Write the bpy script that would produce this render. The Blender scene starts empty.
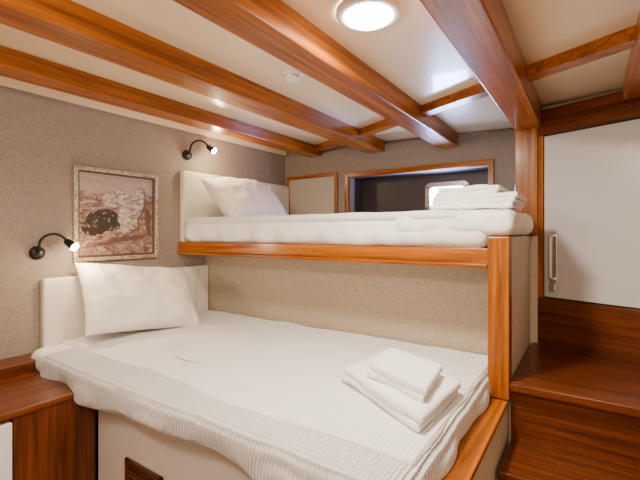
import bpy, bmesh, math
from mathutils import Vector, Matrix, noise, Euler
H=1.4
D=bpy.data
SC=bpy.context.scene

# ---------------- materials ----------------
def newmat(name):
    m=D.materials.new(name); m.use_nodes=True
    nt=m.node_tree; b=nt.nodes['Principled BSDF']
    return m,nt,b
def plain(name,col,rough=.5,metal=0,coat=0,emit=None,es=0,spec=None):
    m,nt,b=newmat(name)
    b.inputs['Base Color'].default_value=(*col,1)
    b.inputs['Roughness'].default_value=rough
    b.inputs['Metallic'].default_value=metal
    b.inputs['Coat Weight'].default_value=coat
    if spec is not None: b.inputs['Specular IOR Level'].default_value=spec
    if emit:
        b.inputs['Emission Color'].default_value=(*emit,1); b.inputs['Emission Strength'].default_value=es
    tc=nt.nodes.new('ShaderNodeTexCoord'); n=nt.nodes.new('ShaderNodeTexNoise'); n.inputs['Scale'].default_value=40
    bp=nt.nodes.new('ShaderNodeBump'); bp.inputs['Strength'].default_value=.03; bp.inputs['Distance'].default_value=.002
    nt.links.new(tc.outputs['Object'],n.inputs['Vector']); nt.links.new(n.outputs['Fac'],bp.inputs['Height'])
    nt.links.new(bp.outputs['Normal'],b.inputs['Normal'])
    return m
def ramp(nt,stops):
    r=nt.nodes.new('ShaderNodeValToRGB'); e=r.color_ramp.elements
    while len(e)<len(stops): e.new(.5)
    for el,(p,c) in zip(e,stops):
        el.position=p; el.color=(*c,1)
    return r
def wood(name,axis,dark,light,rough=.30,coat=.2):
    m,nt,b=newmat(name)
    tc=nt.nodes.new('ShaderNodeTexCoord'); oi=nt.nodes.new('ShaderNodeObjectInfo')
    add=nt.nodes.new('ShaderNodeVectorMath'); add.operation='ADD'
    mul=nt.nodes.new('ShaderNodeMath'); mul.operation='MULTIPLY'; mul.inputs[1].default_value=7
    nt.links.new(oi.outputs['Random'],mul.inputs[0])
    nt.links.new(tc.outputs['Object'],add.inputs[0]); nt.links.new(mul.outputs[0],add.inputs[1])
    mp=nt.nodes.new('ShaderNodeMapping'); s=[32,32,32]; s[axis]=1.2; mp.inputs['Scale'].default_value=s
    nt.links.new(add.outputs[0],mp.inputs['Vector'])
    n=nt.nodes.new('ShaderNodeTexNoise'); n.inputs['Scale'].default_value=1.3; n.inputs['Detail'].default_value=8; n.inputs['Roughness'].default_value=.68; n.inputs['Distortion'].default_value=.6
    nt.links.new(mp.outputs[0],n.inputs['Vector'])
    mid=tuple(.5*a+.5*c for a,c in zip(dark,light))
    r=ramp(nt,[(.32,dark),(.5,mid),(.66,light)])
    nt.links.new(n.outputs['Fac'],r.inputs['Fac']); nt.links.new(r.outputs['Color'],b.inputs['Base Color'])
    b.inputs['Roughness'].default_value=rough; b.inputs['Coat Weight'].default_value=coat; b.inputs['Coat Roughness'].default_value=.16
    b.inputs['Specular IOR Level'].default_value=.3
    bp=nt.nodes.new('ShaderNodeBump'); bp.inputs['Strength'].default_value=.08; bp.inputs['Distance'].default_value=.002
    nt.links.new(n.outputs['Fac'],bp.inputs['Height']); nt.links.new(bp.outputs['Normal'],b.inputs['Normal'])
    return m
BD,BL=(.12,.025,.0012),(.50,.145,.005)
WX=wood('wood_x',0,BD,BL); WY=wood('wood_y',1,BD,BL); WZ=wood('wood_z',2,BD,BL)
SD,SL=(.040,.008,.0015),(.185,.042,.006)
SX=wood('stairwood_x',0,SD,SL,.34,.2); SZ=wood('stairwood_z',2,SD,SL,.34,.2); SY=wood('stairwood_y',1,SD,SL,.34,.2)

def fabric(name,c1,c2,scale=90,bump=.35,rough=.9):
    m,nt,b=newmat(name)
    tc=nt.nodes.new('ShaderNodeTexCoord')
    outs=[]
    for sv in ((1,1,.16),(.16,.16,1)):
        mp=nt.nodes.new('ShaderNodeMapping'); mp.inputs['Scale'].default_value=[k*scale for k in sv]
        nt.links.new(tc.outputs['Object'],mp.inputs['Vector'])
        n=nt.nodes.new('ShaderNodeTexNoise'); n.inputs['Scale'].default_value=1.6; n.inputs['Detail'].default_value=3
        nt.links.new(mp.outputs[0],n.inputs['Vector']); outs.append(n.outputs['Fac'])
    a=nt.nodes.new('ShaderNodeMath'); a.operation='ADD'; nt.links.new(outs[0],a.inputs[0]); nt.links.new(outs[1],a.inputs[1])
    h=nt.nodes.new('ShaderNodeMath'); h.operation='MULTIPLY'; h.inputs[1].default_value=.5; nt.links.new(a.outputs[0],h.inputs[0])
    r=ramp(nt,[(.36,c1),(.62,c2)])
    nt.links.new(h.outputs[0],r.inputs['Fac']); nt.links.new(r.outputs['Color'],b.inputs['Base Color'])
    b.inputs['Roughness'].default_value=rough; b.inputs['Specular IOR Level'].default_value=.2
    bp=nt.nodes.new('ShaderNodeBump'); bp.inputs['Strength'].default_value=bump; bp.inputs['Distance'].default_value=.002
    nt.links.new(h.outputs[0],bp.inputs['Height']); nt.links.new(bp.outputs['Normal'],b.inputs['Normal'])
    return m
WALL=fabric('woven_wallpaper',(.255,.205,.170),(.345,.285,.238),140,.25)
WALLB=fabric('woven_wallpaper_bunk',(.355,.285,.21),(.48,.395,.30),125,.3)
PART=fabric('partition_laminate',(.60,.51,.39),(.66,.57,.45),80,.08,.6)

def linen(name,col=(.86,.85,.83),scale=35,bump=.15,wr=.35,ws=7,rib=0):
    m,nt,b=newmat(name)
    b.inputs['Base Color'].default_value=(*col,1); b.inputs['Roughness'].default_value=.85
    b.inputs['Sheen Weight'].default_value=.1
    tc=nt.nodes.new('ShaderNodeTexCoord'); n=nt.nodes.new('ShaderNodeTexNoise'); n.inputs['Scale'].default_value=scale; n.inputs['Detail'].default_value=4
    n2=nt.nodes.new('ShaderNodeTexNoise'); n2.inputs['Scale'].default_value=ws; n2.inputs['Detail'].default_value=3; n2.inputs['Distortion'].default_value=1.2
    nt.links.new(tc.outputs['Object'],n.inputs['Vector']); nt.links.new(tc.outputs['Object'],n2.inputs['Vector'])
    bp=nt.nodes.new('ShaderNodeBump'); bp.inputs['Strength'].default_value=bump; bp.inputs['Distance'].default_value=.002
    bp2=nt.nodes.new('ShaderNodeBump'); bp2.inputs['Strength'].default_value=wr; bp2.inputs['Distance'].default_value=.012
    nt.links.new(n.outputs['Fac'],bp.inputs['Height']); nt.links.new(n2.outputs['Fac'],bp2.inputs['Height'])
    nt.links.new(bp2.outputs['Normal'],bp.inputs['Normal']); nt.links.new(bp.outputs['Normal'],b.inputs['Normal'])
    if rib:
        w=nt.nodes.new('ShaderNodeTexWave'); w.wave_type='BANDS'; w.bands_direction='X'; w.inputs['Scale'].default_value=24; w.inputs['Distortion'].default_value=.8
        w2=nt.nodes.new('ShaderNodeTexWave'); w2.wave_type='BANDS'; w2.bands_direction='Y'; w2.inputs['Scale'].default_value=20; w2.inputs['Distortion'].default_value=.5
        nt.links.new(tc.outputs['Object'],w.inputs['Vector']); nt.links.new(tc.outputs['Object'],w2.inputs['Vector'])
        a=nt.nodes.new('ShaderNodeMath'); a.operation='MULTIPLY_ADD'; a.inputs[1].default_value=.6
        nt.links.new(w2.outputs['Fac'],a.inputs[0]); nt.links.new(w.outputs['Fac'],a.inputs[2])
        b3=nt.nodes.new('ShaderNodeBump'); b3.inputs['Strength'].default_value=rib; b3.inputs['Distance'].default_value=.004
        nt.links.new(a.outputs[0],b3.inputs['Height']); nt.links.new(bp.outputs['Normal'],b3.inputs['Normal']); nt.links.new(b3.outputs['Normal'],b.inputs['Normal'])
        r=ramp(nt,[(0,tuple(k*.88 for k in col)),(1,col)]); nt.links.new(a.outputs[0],r.inputs['Fac']); nt.links.new(r.outputs['Color'],b.inputs['Base Color'])
    return m
LINEN=linen('white_linen',(.88,.87,.88),35,.15,.45,6); PIL=linen('pillow_linen',(.87,.81,.74),35,.15,.7,6)
TOPS=linen('waffle_coverlet',(.89,.88,.89),35,.15,.45,6,.6)
LINS=linen('white_linen_smooth',(.87,.86,.85),35,.1,.7,7)
TERRY=linen('terry_towel',(.91,.90,.91),230,1.0)
def ribbed(name='ribbed_blanket',lo=.64,dist=.006):
    m,nt,b=newmat(name)
    b.inputs['Roughness'].default_value=.9
    tc=nt.nodes.new('ShaderNodeTexCoord')
    w=nt.nodes.new('ShaderNodeTexWave'); w.wave_type='BANDS'; w.bands_direction='X'; w.inputs['Scale'].default_value=24; w.inputs['Distortion'].default_value=.6; w.inputs['Detail'].default_value=1
    w2=nt.nodes.new('ShaderNodeTexWave'); w2.wave_type='BANDS'; w2.bands_direction='Y'; w2.inputs['Scale'].default_value=20; w2.inputs['Distortion'].default_value=.4
    nt.links.new(tc.outputs['Object'],w.inputs['Vector']); nt.links.new(tc.outputs['Object'],w2.inputs['Vector'])
    a=nt.nodes.new('ShaderNodeMath'); a.operation='MULTIPLY_ADD'; a.inputs[1].default_value=.6
    nt.links.new(w2.outputs['Fac'],a.inputs[0]); nt.links.new(w.outputs['Fac'],a.inputs[2])
    r=ramp(nt,[(0,(lo,lo,lo*1.02)),(1,(.88,.87,.88))])
    nt.links.new(a.outputs[0],r.inputs['Fac']); nt.links.new(r.outputs['Color'],b.inputs['Base Color'])
    bp=nt.nodes.new('ShaderNodeBump'); bp.inputs['Strength'].default_value=1; bp.inputs['Distance'].default_value=dist
    nt.links.new(a.outputs[0],bp.inputs['Height']); nt.links.new(bp.outputs['Normal'],b.inputs['Normal'])
    return m
RIB=ribbed('ribbed_blanket',.66,.006); RIBS=ribbed('ribbed_edge',.72,.003)
CEIL=plain('ceiling_lacquer',(.90,.75,.50),.28,coat=.3)
HEAD=plain('headboard_leatherette',(.77,.72,.64),.45)
BASE=plain('bed_base_laminate',(.60,.555,.52),.45)
WHITE=plain('white_plastic',(.85,.85,.84),.35)
DOORM=plain('door_lacquer',(.62,.615,.64),.28,coat=.3)
STEEL=plain('brushed_steel',(.65,.65,.66),.25,1)
BLACK=plain('black_metal',(.012,.011,.012),.35,.3)
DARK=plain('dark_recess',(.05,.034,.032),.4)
FLOORM=wood('floor_wood',1,(.09,.03,.012),(.25,.1,.04),.35,.2)
GAP=plain('shadow_gap',(.02,.012,.008),.7)
DOME=plain('lamp_glass',(1,1,1),.3,emit=(1,.95,.87),es=50)
LENS=plain('reading_lens',(1,1,1),.3,emit=(1,.88,.68),es=130)
PANE=plain('window_daylight',(.3,.5,.9),.1,emit=(.66,.80,1.0),es=20)
PANELM=plain('panel_cream',(.46,.41,.35),.5)

# ---------------- helpers ----------------
def link(o,parent=None):
    SC.collection.objects.link(o)
    if parent: 
        o.parent=parent
    return o
def empty(name,loc=(0,0,0)):
    e=D.objects.new(name,None); e.empty_display_size=.1; SC.collection.objects.link(e); return e
def box(name,x0,x1,y0,y1,z0,z1,mat,parent=None,bev=.003):
    bm=bmesh.new(); bmesh.ops.create_cube(bm,size=1)
    bmesh.ops.scale(bm,vec=(x1-x0,y1-y0,z1-z0),verts=bm.verts)
    if bev>0: bmesh.ops.bevel(bm,geom=bm.edges[:],offset=bev,segments=2,affect='EDGES',profile=.5)
    me=D.meshes.new(name); bm.to_mesh(me); bm.free()
    me.materials.append(mat)
    o=D.objects.new(name,me); o.location=((x0+x1)/2,(y0+y1)/2,(z0+z1)/2+H)
    return link(o,parent)
def mesh(name,verts,faces,mat,parent=None,smooth=False):
    me=D.meshes.new(name); me.from_pydata([tuple(v) for v in verts],[],faces); me.update()
    me.materials.append(mat)
    if smooth:
        for p in me.polygons: p.use_smooth=True
    o=D.objects.new(name,me); return link(o,parent)
def soft(name,x0,x1,y0,y1,z0,z1,r,mat,parent=None,step=.02,amp=0,freq=4,fn=None,rotz=0,tilt=None):
    h=Vector(((x1-x0)/2,(y1-y0)/2,(z1-z0)/2)); r=min(r,*(k*.98 for k in h))
    def ax(L):
        n=max(2,int(round(2*L/step))); pts=[-L+2*L*i/n for i in range(n+1)]
        for q in (L-r*.12,L-r*.35,L-r*.65,L-r):
            pts+= [q,-q]
        pts=sorted(pts); out=[pts[0]]
        for p in pts[1:]:
            if p-out[-1]>r*.1: out.append(p)
        if abs(out[-1]-L)>1e-9: out[-1]=L
        return out
    A=[ax(k) for k in h]
    bm=bmesh.new()
    for a in range(3):
        b,c=(a+1)%3,(a+2)%3
        for s in (-1,1):
            g=[]
            for p in A[b]:
                row=[]
                for q in A[c]:
                    v=[0,0,0]; v[a]=s*h[a]; v[b]=p; v[c]=q; row.append(bm.verts.new(v))
                g.append(row)
            for i in range(len(g)-1):
                for j in range(len(g[0])-1):
                    f=[g[i][j],g[i+1][j],g[i+1][j+1],g[i][j+1]]
                    if s<0: f.reverse()
                    bm.faces.new(f)
    bmesh.ops.remove_doubles(bm,verts=bm.verts,dist=1e-5)
    C=Vector(((x0+x1)/2,(y0+y1)/2,(z0+z1)/2+H))
    for v in bm.verts:
        inner=Vector([max(-h[i]+r,min(h[i]-r,v.co[i])) for i in range(3)])
        d=v.co-inner
        n=d.normalized() if d.length>1e-9 else Vector((0,0,1))
        p=inner+n*r
        if amp:
            q=(p+C)*freq
            p+=n*amp*(noise.noise(q)+.5*noise.noise(q*2.3)+.5*(1-2*abs(noise.noise(q*1.7+Vector((5,2,1))))))
        if fn: p=fn(p+C,n)-C
        v.co=p
    me=D.meshes.new(name); bm.to_mesh(me); bm.free(); me.materials.append(mat)
    for p in me.polygons: p.use_smooth=True
    o=D.objects.new(name,me); o.location=C; o.rotation_euler=(0,0,rotz)
    return link(o,parent)
def lathe(name,prof,mat,M,parent=None,seg=40):
    V=[];F=[]
    for (r,z) in prof:
        for k in range(seg):
            a=2*math.pi*k/seg; V.append(M@Vector((r*math.cos(a),r*math.sin(a),z)))
    for i in range(len(prof)-1):
        for k in range(seg):
            k2=(k+1)%seg
            F.append((i*seg+k,i*seg+k2,(i+1)*seg+k2,(i+1)*seg+k))
    o=mesh(name,V,F,mat,parent,True)
    bm=bmesh.new(); bm.from_mesh(o.data); bmesh.ops.remove_doubles(bm,verts=bm.verts,dist=1e-6); bmesh.ops.recalc_face_normals(bm,faces=bm.faces); bm.to_mesh(o.data); bm.free()
    return o
def tube(name,pts,r,mat,parent=None):
    cu=D.curves.new(name,'CURVE'); cu.dimensions='3D'; cu.bevel_depth=r; cu.bevel_resolution=4; cu.use_fill_caps=True
    s=cu.splines.new('NURBS'); s.points.add(len(pts)-1)
    for p,q in zip(s.points,pts): p.co=(*q,1)
    s.use_endpoint_u=True; s.order_u=3; cu.materials.append(mat)
    o=D.objects.new(name,cu); return link(o,parent)
def align(loc,direc):
    q=Vector(direc).to_track_quat('Z','Y'); return Matrix.Translation(Vector(loc))@q.to_matrix().to_4x4()
def W(x,y,z): return Vector((x,y,z+H))

# ---------------- room shell ----------------
XL,XR,YB,YF=-2.3,.85,2.83,-1.1
cz=lambda x:.66-.035*x
box('floor',XL-.1,XR+.1,YF-.1,YB+.4,-1.45,-1.4,FLOORM,bev=0)
V=[]
for (x,y) in ((XL-.1,YF-.1),(XR+.1,YF-.1),(XR+.1,YB+.1),(XL-.1,YB+.1)):
    V.append(W(x,y,cz(x)))
for (x,y) in ((XL-.1,YF-.1),(XR+.1,YF-.1),(XR+.1,YB+.1),(XL-.1,YB+.1)):
    V.append(W(x,y,cz(x)+.06))
mesh('ceiling',V,[(0,1,2,3),(7,6,5,4),(0,4,5,1),(1,5,6,2),(2,6,7,3),(3,7,4,0)],CEIL)
box('wall_left',XL-.1,XL,YF-.1,YB+.1,-1.4,.745,WALL,bev=0)
box('wall_right',XR,XR+.1,YF-.1,YB+.1,-1.4,.66,PART,bev=0)
box('wall_front',XL,XR,YF-.1,YF,-1.4,.66,PART,bev=0)
NX0,NX1,NZ0,NZ1=-1.635,-.555,.08,.45
wb=empty('wall_back')
box('wall_back_section_a',XL,NX0,YB,YB+.1,-.2,.68,WALL,wb,0)
box('wall_back_section_b',NX1,-.2,YB,YB+.1,-.2,.665,WALL,wb,0)
box('wall_back_section_c',NX0,NX1,YB,YB+.1,NZ1,.68,WALL,wb,0)
box('wall_back_section_d',NX0,NX1,YB,YB+.1,-.2,NZ0,WALL,wb,0)
box('wall_back_top',XL,-.2,YB+.02,YB+.1,.66,.73,WALL,wb,0)
box('wall_bunk',XL,-.34,1.92,1.97,-1.4,-.15,WALLB,bev=0)

# window in recess
w=empty('window_1')
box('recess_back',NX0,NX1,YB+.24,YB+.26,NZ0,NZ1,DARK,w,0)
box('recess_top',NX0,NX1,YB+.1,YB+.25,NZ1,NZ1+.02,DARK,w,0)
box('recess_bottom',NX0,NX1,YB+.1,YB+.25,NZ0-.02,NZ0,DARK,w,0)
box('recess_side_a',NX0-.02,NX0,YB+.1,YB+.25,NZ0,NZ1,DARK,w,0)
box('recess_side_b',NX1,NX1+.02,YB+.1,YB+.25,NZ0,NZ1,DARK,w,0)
for n,a in (('casing_top',(NX0-.03,NX1+.03,YB-.02,YB+.02,NZ1-.005,NZ1+.03)),('casing_bottom',(NX0-.03,NX1+.03,YB-.02,YB+.02,NZ0-.03,NZ0+.005))):
    box(n,*a,WX,w)
for n,a in (('casing_left',(NX0-.03,NX0+.005,YB-.02,YB+.02,NZ0,NZ1)),('casing_right',(NX1-.005,NX1+.03,YB-.02,YB+.02,NZ0,NZ1))):
    box(n,*a,WZ,w)
def rrect(cx,cz_,hx,hz,r,n=8):
    pts=[]
    for (sx,sz,a0) in ((1,1,0),(-1,1,90),(-1,-1,180),(1,-1,270)):
        for k in range(n+1):
            a=math.radians(a0+90*k/n); pts.append((cx+sx*(hx-r)+r*math.cos(a),cz_+sz*(hz-r)+r*math.sin(a)))
    return pts
def rrect(cx,cz_,hx,hz,r,n=8):
    pts=[]
    for (sx,sz,a0) in ((1,1,0),(-1,1,90),(-1,-1,180),(1,-1,270)):
        for k in range(n+1):
            a=math.radians(a0+90*k/n)
            pts.append((cx+sx*(hx-r)+r*math.cos(a),cz_+sz*(hz-r)+r*math.sin(a)))
    return pts
wy=YB+.235
o_=rrect(-.90,.265,.165,.115,.045); i_=rrect(-.90,.265,.130,.08,.03)
n=len(o_); V=[];F=[]
for y in (wy,wy-.03):
    V+=[W(a,y,b) for a,b in o_]+[W(a,y,b) for a,b in i_]
for k in range(n):
    k2=(k+1)%n
    F+=[(2*n+k,2*n+k2,3*n+k2,3*n+k),(k,k2,2*n+k2,2*n+k),(n+k,n+k2,3*n+k2,3*n+k)]
mesh('porthole_rim',V,F,STEEL,w)
mesh('porthole_glass',[W(a,wy-.01,b) for a,b in i_],[tuple(range(n))],PANE,w)
for k,(a,b) in enumerate(((-1.05,.345),(-.75,.345),(-1.05,.185),(-.75,.185))):
    lathe('rim_screw_%d'%k,[(0,.006),(.006,.005),(.008,0)],BLACK,align(W(a,wy-.03,b),(0,-1,0)),w,12)

# framed cream panel on the back wall
fp=empty('framed_panel')
box('panel',-2.24,-1.755,YB-.012,YB,.06,.475,PANELM,fp,0)
box('frame_top',-2.262,-1.735,YB-.022,YB,.465,.495,WX,fp)
box('frame_bottom',-2.262,-1.735,YB-.022,YB,.04,.07,WX,fp)
box('frame_l',-2.262,-2.235,YB-.022,YB,.06,.47,WZ,fp)
box('frame_r',-1.762,-1.735,YB-.022,YB,.06,.47,WZ,fp)

# ---------------- beams ----------------
box('ceiling_beam',-2.03,-1.90,YF,YB,.648,.735,WY,bev=.006)
box('ceiling_beam.001',-1.452,-1.31,YF,YB,.618,.715,WY,bev=.006)
box('ceiling_beam.002',-.885,-.758,YF,YB,.590,.695,WY,bev=.006)
box('ceiling_beam.003',-.335,-.21,YF,2.45,.545,.675,WY,bev=.006)
box('ceiling_beam.004',.12,.22,YF,2.2,.58,.66,WY,bev=.006)
d=Vector((.872,-.49,0)); P0=Vector((-1.80,2.72,0)); nrm=Vector((.49,.872,0))
def rib(x0,x1,i):
    a=P0+d*((x0-P0.x)/d.x); b=P0+d*((x1-P0.x)/d.x)
    V=[]
    for z in (0,1):
        for p,s in ((a,-1),(b,-1),(b,1),(a,1)):
            q=p+nrm*.032*s
            q=Vector((x0 if p is a else x1,q.y+ (q.x-p.x)*-(-.49/.872),0))
            V.append(W(q.x,q.y,cz(q.x)-(.045 if z==0 else -.005)))
    mesh('trim_%d'%i,V,[(3,2,1,0),(4,5,6,7),(0,1,5,4),(1,2,6,5),(2,3,7,6),(3,0,4,7)],WX)
rib(-1.90,-1.452,1); rib(-1.31,-.885,2); rib(-.758,-.335,3); rib(-.21,.12,4)
box('trim_5',XL,XL+.02,YF,YB,.69,.735,CEIL,bev=.003)

# partition, posts
box('wall_partition',-.333,-.262,1.742,2.83,-1.4,-.02,PART,bev=.003)
box('wall_partition_end',-.262,-.222,2.37,2.50,-1.4,-.02,PART,bev=0)
box('wall_partition_upper',-.32,-.20,2.44,2.83,-.02,.66,WALL,bev=0)
box('support_post',-.335,-.225,2.36,2.44,-.018,.55,WZ,bev=.005)
box('bunk_post',-.336,-.257,1.675,1.74,-.65,-.018,WZ,bev=.005)

# door wall (oblique)
A=math.radians(-21); O=Vector((-.225,2.385,H))
RM=Matrix.Translation(O)@Matrix.Rotation(A,4,'Z')
def obox(name,x0,x1,y0,y1,z0,z1,mat,parent=None,bev=.003):
    o=box(name,x0,x1,y0,y1,z0,z1,mat,None,bev); l=Vector(o.location)-Vector((0,0,H))
    o.matrix_world=RM@Matrix.Translation(l)
    if parent: o.parent=parent
    return o
wd=empty('wall_wardrobe')
obox('carcass',0,1.14,.03,.07,-.5805,.66,PART,wd,0)
obox('header',0,1.14,-.02,.03,.50,.632,SX,wd)
obox('stile_left',0,.03,-.015,.03,-.34,.50,WZ,wd)
obox('stile_right',.56,1.14,-.015,.03,-.34,.50,WZ,wd)
obox('plinth',0,1.14,-.015,.03,-.5805,-.34,SX,wd,.001)
dr=empty('door_1')
obox('door_panel',.034,.556,-.012,.016,-.334,.494,DOORM,dr,.004)
obox('handle_plate',.066,.100,-.02,-.012,-.28,.0,STEEL,dr,.003)
def opt(x,y,z): return RM@Vector((x,y,z))
tube('handle_bar',[opt(.083,-.012,-.02),opt(.083,-.05,-.02),opt(.083,-.052,-.04),opt(.083,-.052,-.22),opt(.083,-.05,-.24),opt(.083,-.012,-.24)],.010,STEEL,dr)
obox('lock_cylinder',.066,.100,-.034,-.012,-.30,-.26,STEEL,dr,.006)

# stairs
st=empty('staircase')
XS=XR-.01
ys=[(1.68,2.42,-.58),(1.44,1.74,-.80),(1.20,1.50,-1.02),(.96,1.26,-1.21)]
for i,(a,b,z) in enumerate(ys):
    if i==0:
        V=[(-.256,a),(XS,a),(XS,1.95),(-.22,2.369),(-.256,2.369)]
        vv=[W(x,y,z-.035) for x,y in V]+[W(x,y,z) for x,y in V]
        F=[tuple(range(4,-1,-1)),tuple(range(5,10))]+[(k,(k+1)%5,(k+1)%5+5,k+5) for k in range(5)]
        o=mesh('tread_0',vv,F,SX,st); 
        m=o.modifiers.new('b','BEVEL'); m.width=.006; m.segments=2
    else: box('tread_%d'%i,-.256,XS,a,b,z-.035,z,SX,st,.006)
    nz=ys[i+1][2] if i<3 else -1.4
    box('riser_%d'%i,-.256,XS,a+.03,a+.05,nz,z-.035,SX,st,.001)

# ---------------- lower bunk ----------------
lb=empty('bunk_bed')
box('base_front',-1.72,-.268,.87,.90,-1.4,-.66,BASE,lb,.002)
box('base_side',-.285,-.268,.90,1.74,-1.4,-.66,PART,lb,.002)
box('base_top',XL,-.268,.87,1.92,-.69,-.66,BASE,lb,.002)
box('foot_cap',-.345,-.262,.86,1.675,-.672,-.65,WY,lb,.004)
box('headboard_panel',XL,XL+.045,.874,1.915,-.66,-.235,HEAD,lb,.01)
box('headboard_piping',XL+.04,XL+.05,1.80,1.806,-.6,-.245,BASE,lb,.001)
soft('mattress',XL+.05,-.35,.83,1.915,-.66,-.572,.035,LINEN,lb,.03,.003,5)
def hemwave(p,n):
    z=p.z-H
    if z<-.59:
        k=(-.59-z)/.07
        p=p.copy()
        if p.y<1.2:
            p.y+=-.018*k*(.6+math.sin(p.x*15+2*math.sin(p.x*3))+.6*math.sin(p.x*7.3))
        if p.y<1.0: p.z+=k*(.016*math.sin(p.x*5.1+1)-.012)
        if p.x>-.6: p.x+=.010*k*(.8+math.sin(p.y*13)+.5*math.sin(p.y*29))
    return p
soft('ribbed_blanket',-2.10,-.330,.795,1.91,-.668,-.563,.04,RIB,lb,.02,.0055,4,hemwave)
def sheetfn(p,n):
    p=p.copy()
    if p.y<1.1:
        p.y+=.018*math.sin(p.x*3.1+.6)+.01*math.sin(p.x*8)
    if p.x<-1.9: p.x+=.02*math.sin(p.y*9)
    return p
soft('top_sheet',-2.235,-.350,.93,1.912,-.578,-.555,.010,TOPS,lb,.018,.0055,4.5,sheetfn)
soft('sheet_roll',-2.235,-2.02,.80,.97,-.665,-.567,.045,LINEN,lb,.015,.008,9)
# vent
vt=empty('air_vent')
vx0,vx1,vz0,vz1=-1.50,-1.265,-1.04,-.878
box('frame_top',vx0,vx1,.858,.869,vz1-.018,vz1,SX,vt,.002); box('frame_bottom',vx0,vx1,.858,.869,vz0,vz0+.018,SX,vt,.002)
box('frame_l',vx0,vx0+.018,.858,.869,vz0,vz1,SZ,vt,.002); box('frame_r',vx1-.018,vx1,.858,.869,vz0,vz1,SZ,vt,.002)
box('backing',vx0+.01,vx1-.01,.866,.869,vz0+.01,vz1-.01,GAP,vt,0)
for i in range(7): box('louvre_%d'%i,vx0+.018,vx1-.018,.860,.866,vz0+.028+i*.017,vz0+.036+i*.017,SX,vt,.001)

# ---------------- nightstand ----------------
ns=empty('nightstand')
XN=XL+.003
box('top',XN,-1.725,.15,.866,-.675,-.65,SY,ns,.004)
box('back_ledge',XN,-2.15,.15,.866,-.65,-.60,SY,ns,.004)
box('front_post',-1.77,-1.732,.575,.866,-1.4,-.676,SZ,ns,.003)
box('carcass',XN,-1.77,.15,.866,-1.4,-.676,SY,ns,.002)
box('front_post_b',-1.77,-1.732,.15,.17,-1.4,-.676,SZ,ns,.003)
for i in range(3):
    z1=-.688-i*.235
    box('drawer_%d'%i,-1.77,-1.725,.175,.57,z1-.225,z1,WHITE,ns,.004)
    lathe('knob_%d'%i,[(0,.024),(.01,.022),(.012,.014),(.006,.008),(.006,0)],STEEL,align(W(-1.725,.50,z1-.11),(1,0,0)),ns,20)

# ---------------- upper bunk ----------------
ub=empty('bunk_bed.001')
box('platform',XL,-.337,1.715,2.83,-.14,-.072,BASE,ub,.002)
box('side_rail',XL,-.337,1.69,1.716,-.128,-.066,WX,ub,.003)
box('side_rail_lip',XL,-.337,1.678,1.70,-.146,-.128,WX,ub,.004)
box('headboard_panel',XL,XL+.045,1.70,2.825,-.07,.415,HEAD,ub,.012)
box('headboard_panel_b',XL+.04,XL+.06,2.55,2.825,-.07,.40,HEAD,ub,.01)
def um(p,n):
    p=p.copy(); z=p.z-H
    if p.y<1.80 and z<.06:
        k=min(1,(.06-z)/.10)
        p.y+=k*(.009*math.sin(p.x*17+3*math.sin(p.x*4))+.004*math.sin(p.x*41+z*20))+.004
    return p
soft('mattress',XL+.05,-.335,1.684,2.82,-.066,.084,.055,LINS,ub,.018,.005,5,um)
def uf(p,n):
    p=um(p,n)
    if p.x>-.30 and p.z-H<.05: p.x+=.008*math.sin(p.y*24)
    return p
soft('end_drape',-.75,-.238,1.680,2.33,-.014,.090,.042,LINS,ub,.015,.006,7,uf)
soft('top_sheet_edge',-2.22,-.42,1.682,2.6,.050,.093,.02,RIBS,ub,.02,.004,5)

# ---------------- pillows ----------------
def pillow(name,a,b,h,M,mat,seed=0):
    n=48; V=[];F=[]
    for s in (1,-1):
        for i in range(n+1):
            for j in range(n+1):
                u=-1+2*i/n; v=-1+2*j/n
                u=math.sin(u*math.pi/2); v=math.sin(v*math.pi/2)
                x=a*u*(1-.06*(1-v*v)); y=b*v*(1-.08*(1-u*u))
                t=max(0,(1-abs(u)**2.8)*(1-abs(v)**2.8))**.6
                z=s*h*t
                q=Vector((x*7+seed,y*7,s*1.5))
                z+=s*t**.5*.02*(noise.noise(q)+.7*(1-2*abs(noise.noise(q*1.5))))
                V.append(M@Vector((x,y,z)))
        off=0 if s==1 else (n+1)**2
        for i in range(n):
            for j in range(n):
                f=[off+i*(n+1)+j,off+(i+1)*(n+1)+j,off+(i+1)*(n+1)+j+1,off+i*(n+1)+j+1]
                if s<0: f.reverse()
                F.append(tuple(f))
    o=mesh(name,V,F,mat,None,True)
    bm=bmesh.new(); bm.from_mesh(o.data); bmesh.ops.remove_doubles(bm,verts=bm.verts,dist=1e-5); bm.to_mesh(o.data); bm.free()
    return o
def leanM(loc,lean,roll):
    L=math.radians(lean)
    xa=Vector((0,1,0)); ya=Vector((-math.sin(L),0,math.cos(L))); za=xa.cross(ya)
    R=Matrix((xa,ya,za)).transposed().to_4x4()
    return Matrix.Translation(loc)@R@Matrix.Rotation(math.radians(roll),4,'Z')
pillow('pillow',.325,.205,.105,leanM(W(-2.08,1.295,-.365),34,-8),PIL)
pillow('pillow.001',.31,.205,.105,leanM(W(-2.05,2.10,.228),46,2),PIL,4)

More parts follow.
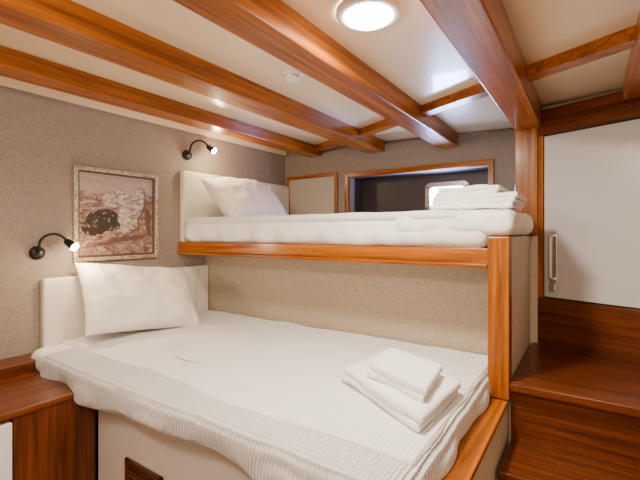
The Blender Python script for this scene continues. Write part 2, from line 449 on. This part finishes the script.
# ---------------- towels ----------------
def quadtowel(name,stacks):
    e=empty(name); k=0
    for (Q,z,th,n) in stacks:
        Q=[Vector((a,b,0)) for a,b in Q]
        t=th/n
        for j in range(n):
            off=.004*(((j*7)%3)-1)
            def fn(p,nn,Q=Q,off=off):
                u=(p.x)/.4+.5; v=(p.y)/.3+.5
                g=Q[0]*(1-u)*(1-v)+Q[1]*u*(1-v)+Q[2]*u*v+Q[3]*(1-u)*v
                bul=.006*math.sin(u*5+j)+off
                return Vector((g.x+bul,g.y+bul*.5,p.z+.007*noise.noise(Vector((g.x*9,g.y*9,k)))))
            soft('fold_%d'%k,-.2,.2,-.15,.15,z,z+t+.003,t*.6,TERRY,e,.012,.0018,14,fn)
            z+=t; k+=1
    return e
quadtowel('folded_towels',[([(-.765,1.27),(-.375,1.05),(-.355,1.38),(-.725,1.58)],-.552,.050,2),
                           ([(-.635,1.23),(-.39,1.13),(-.415,1.37),(-.665,1.47)],-.500,.044,2)])
quadtowel('folded_towels.001',[([(-.60,1.78),(-.245,1.75),(-.25,2.06),(-.60,2.09)],.099,.056,3),
                               ([(-.58,1.80),(-.31,1.79),(-.31,2.04),(-.58,2.06)],.157,.038,2)])

# ---------------- wall art ----------------
fa=empty('framed_picture')
y0,y1,z0,z1=.445*2.3,.663*2.3,-.161,.359
def frame_mat():
    m,nt,b=newmat('antique_frame')
    tc=nt.nodes.new('ShaderNodeTexCoord'); n=nt.nodes.new('ShaderNodeTexNoise'); n.inputs['Scale'].default_value=90; n.inputs['Detail'].default_value=1
    nt.links.new(tc.outputs['Object'],n.inputs['Vector'])
    r=ramp(nt,[(.35,(.26,.20,.14)),(.6,(.56,.48,.38))]); nt.links.new(n.outputs['Fac'],r.inputs['Fac']); nt.links.new(r.outputs['Color'],b.inputs['Base Color'])
    b.inputs['Metallic'].default_value=.3; b.inputs['Roughness'].default_value=.4
    return m
FM=frame_mat(); fw=.022
FD=plain('frame_inner',(.09,.05,.035),.4)
def frame4(pref,a,b,c,dd,wdt,th,mat):
    box(pref+'_t',XL,XL+th,a,b,dd-wdt,dd,mat,fa,.004); box(pref+'_b',XL,XL+th,a,b,c,c+wdt,mat,fa,.004)
    box(pref+'_l',XL,XL+th,a,a+wdt,c+wdt*.5,dd-wdt*.5,mat,fa,.004); box(pref+'_r',XL,XL+th,b-wdt,b,c+wdt*.5,dd-wdt*.5,mat,fa,.004)
frame4('frame',y0,y1,z0,z1,fw,.03,FM)
frame4('inner',y0+fw-.002,y1-fw+.002,z0+fw-.002,z1-fw+.002,.012,.02,FD)
def art():
    m,nt,b=newmat('rock_print'); L=nt.links
    uv=nt.nodes.new('ShaderNodeTexCoord')
    nz=nt.nodes.new('ShaderNodeTexNoise'); nz.inputs['Scale'].default_value=10; nz.inputs['Detail'].default_value=9; nz.inputs['Roughness'].default_value=.78; nz.inputs['Distortion'].default_value=1.0
    mp0=nt.nodes.new('ShaderNodeMapping'); mp0.inputs['Rotation'].default_value=(0,0,.5); mp0.inputs['Scale'].default_value=(1,2.2,1)
    L.new(uv.outputs['UV'],mp0.inputs['Vector']); L.new(mp0.outputs[0],nz.inputs['Vector'])
    base=ramp(nt,[(.40,(.10,.045,.036)),(.51,(.27,.16,.13)),(.63,(.50,.38,.32))]); L.new(nz.outputs['Fac'],base.inputs['Fac'])
    def blob(cx,cy,sx,sy,edge=.25,warp=.25,rot=0,ns=6):
        mp=nt.nodes.new('ShaderNodeMapping'); mp.vector_type='TEXTURE'; mp.inputs['Location'].default_value=(cx,cy,0); mp.inputs['Scale'].default_value=(sx,sy,1); mp.inputs['Rotation'].default_value=(0,0,rot)
        n=nt.nodes.new('ShaderNodeTexNoise'); n.inputs['Scale'].default_value=ns; n.inputs['Detail'].default_value=4
        L.new(uv.outputs['UV'],n.inputs['Vector'])
        sc=nt.nodes.new('ShaderNodeVectorMath'); sc.operation='MULTIPLY_ADD'; sc.inputs[1].default_value=(warp,)*3; sc.inputs[2].default_value=(-warp/2,)*3
        L.new(n.outputs['Color'],sc.inputs[0]); ad=nt.nodes.new('ShaderNodeVectorMath'); ad.operation='ADD'
        L.new(uv.outputs['UV'],ad.inputs[0]); L.new(sc.outputs[0],ad.inputs[1]); L.new(ad.outputs[0],mp.inputs['Vector'])
        ml=nt.nodes.new('ShaderNodeVectorMath'); ml.operation='MULTIPLY'; ml.inputs[1].default_value=(1,1,0); L.new(mp.outputs[0],ml.inputs[0])
        ln=nt.nodes.new('ShaderNodeVectorMath'); ln.operation='LENGTH'; L.new(ml.outputs[0],ln.inputs[0])
        r=nt.nodes.new('ShaderNodeMapRange'); r.inputs['From Min'].default_value=1+edge/2; r.inputs['From Max'].default_value=1-edge/2
        L.new(ln.outputs['Value'],r.inputs['Value']); return r.outputs[0]
    def mix(a,bcol,f):
        mx=nt.nodes.new('ShaderNodeMix'); mx.data_type='RGBA'; L.new(f,mx.inputs[0]); L.new(a,mx.inputs[6])
        if isinstance(bcol,tuple): mx.inputs[7].default_value=(*bcol,1)
        else: L.new(bcol,mx.inputs[7])
        return mx.outputs[2]
    c=base.outputs['Color']
    sky=ramp(nt,[(.4,(.34,.245,.21)),(.6,(.44,.34,.29))]); L.new(nz.outputs['Fac'],sky.inputs['Fac'])
    c=mix(c,sky.outputs['Color'],blob(.5,1.0,.9,.27,.15,.12))
    rk=ramp(nt,[(.43,(.14,.085,.07)),(.50,(.40,.32,.275)),(.62,(.66,.58,.51))]); L.new(nz.outputs['Fac'],rk.inputs['Fac'])
    c=mix(c,(.12,.07,.055),blob(.675,.53,.155,.345,.08,.16,-.45))
    c=mix(c,rk.outputs['Color'],blob(.66,.54,.14,.33,.08,.16,-.45))
    c=mix(c,rk.outputs['Color'],blob(.47,.71,.17,.09,.1,.14,.25))
    vo=nt.nodes.new('ShaderNodeTexVoronoi'); vo.inputs['Scale'].default_value=22; L.new(uv.outputs['UV'],vo.inputs['Vector'])
    bu=ramp(nt,[(.12,(.25,.19,.12)),(.42,(.03,.02,.012))]); L.new(vo.outputs['Distance'],bu.inputs['Fac'])
    c=mix(c,bu.outputs['Color'],blob(.29,.44,.21,.12,.05,.06,.2,14))
    c=mix(c,bu.outputs['Color'],blob(.20,.34,.15,.09,.05,.06,0,14))
    c=mix(c,bu.outputs['Color'],blob(.38,.37,.14,.07,.05,.06,0,14))
    c=mix(c,(.12,.06,.048),blob(.55,.19,.40,.03,.4,.14,.15))
    c=mix(c,(.12,.06,.048),blob(.91,.42,.04,.18,.3,.15,.2))
    L.new(c,b.inputs['Base Color']); b.inputs['Roughness'].default_value=.3
    return m
o=mesh('print',[W(XL+.01,y0+fw,z0+fw),W(XL+.01,y1-fw,z0+fw),W(XL+.01,y1-fw,z1-fw),W(XL+.01,y0+fw,z1-fw)],[(0,1,2,3)],art(),fa)
uvl=o.data.uv_layers.new(name='UVMap')
for l,c in zip(uvl.data,((0,0),(1,0),(1,1),(0,1))): l.uv=c

# ---------------- reading lamps ----------------
def lamp(name,by,bz,energy):
    e=empty(name)
    lathe('base',[(0,.022),(.026,.022),(.032,.017),(.035,.004),(.035,0),(0,0)],BLACK,align(W(XL,by,bz),(1,0,0)),e,32)
    x=XL
    pts=[W(x+.02,by,bz),W(x+.045,by-.01,bz+.02),W(x+.06,by-.005,bz+.075),W(x+.085,by+.035,bz+.10),W(x+.11,by+.075,bz+.085),W(x+.125,by+.095,bz+.05)]
    tube('gooseneck',pts,.0065,BLACK,e)
    hp=pts[-1]; dv=Vector((.72,.42,-.55)).normalized()
    lathe('head',[(0,-.022),(.012,-.022),(.017,-.012),(.019,.012),(.028,.036),(.0265,.036),(.018,.014),(0,.012)],BLACK,align(hp,dv),e,28)
    lathe('lens',[(0,.0),(.017,.0),(.0235,.006),(.018,.018),(0,.024)],LENS,align(hp+dv*.026,dv),e,24)
    li=D.lights.new(name+'_bulb','POINT'); li.energy=energy; li.color=(1,.76,.46); li.shadow_soft_size=.015
    lo=D.objects.new('bulb',li); lo.location=hp+dv*.07; link(lo,e)
lamp('wall_reading_lamp',.861,-.105,4.6)
lamp('wall_reading_lamp.001',1.76,.53,5)

# ---------------- ceiling light, detector ----------------
def clight(name,x,y,energy,kind='AREA'):
    e=empty(name); M=align(W(x,y,cz(x)),(0,0,-1))
    lathe('rim',[(.074,.012),(.079,.020),(.094,.016),(.100,.008),(.100,0)],WHITE,M,e,56)
    lathe('dome',[(0,.044),(.025,.042),(.048,.036),(.064,.026),(.076,.010)],DOME,M,e,48)
    li=D.lights.new(name+'_bulb',kind); li.energy=energy; li.color=(1,.86,.68)
    if kind=='AREA': li.shape='DISK'; li.size=.14; dz=.05
    else: li.shadow_soft_size=.07; dz=.14
    lo=D.objects.new('bulb',li); lo.location=W(x,y,cz(x)-dz); link(lo,e)
clight('ceiling_light',-.565,1.10,26)
clight('fill_light.001',-1.1,-.15,29,'POINT')  # fill lamp added behind the camera to brighten the cabin
clight('fill_light.002',-.03,-.2,29,'POINT')  # second added fill lamp, also out of view
e=empty('smoke_detector')
lathe('body',[(0,.034),(.03,.034),(.036,.028),(.038,.018),(.047,.014),(.049,.008),(.049,0)],WHITE,align(W(-1.08,1.38,cz(-1.08)),(0,0,-1)),e,40)
lathe('grille',[(.0375,.019),(.0383,.021),(.0375,.024)],STEEL,align(W(-1.08,1.38,cz(-1.08)),(0,0,-1)),e,40)

li=D.lights.new('porthole_daylight','AREA'); li.shape='RECTANGLE'; li.size=.26; li.size_y=.16; li.energy=13; li.color=(.34,.48,1)
lo=D.objects.new('porthole_daylight',li); lo.location=W(-.90,wy-.04,.265); lo.rotation_euler=Vector((0,-.8,.5)).to_track_quat('-Z','Y').to_euler(); link(lo,w)

wd_=D.worlds.new('World'); SC.world=wd_; wd_.use_nodes=True
wd_.node_tree.nodes['Background'].inputs[0].default_value=(.1,.08,.06,1); wd_.node_tree.nodes['Background'].inputs[1].default_value=.1

cam=D.cameras.new('Camera'); cam.lens=22.44; cam.sensor_width=36; cam.shift_y=-.0125; cam.clip_start=.02
co=D.objects.new('Camera',cam); co.location=(0,0,H); co.rotation_euler=(math.radians(90),0,math.radians(34.1)); link(co)
SC.camera=co
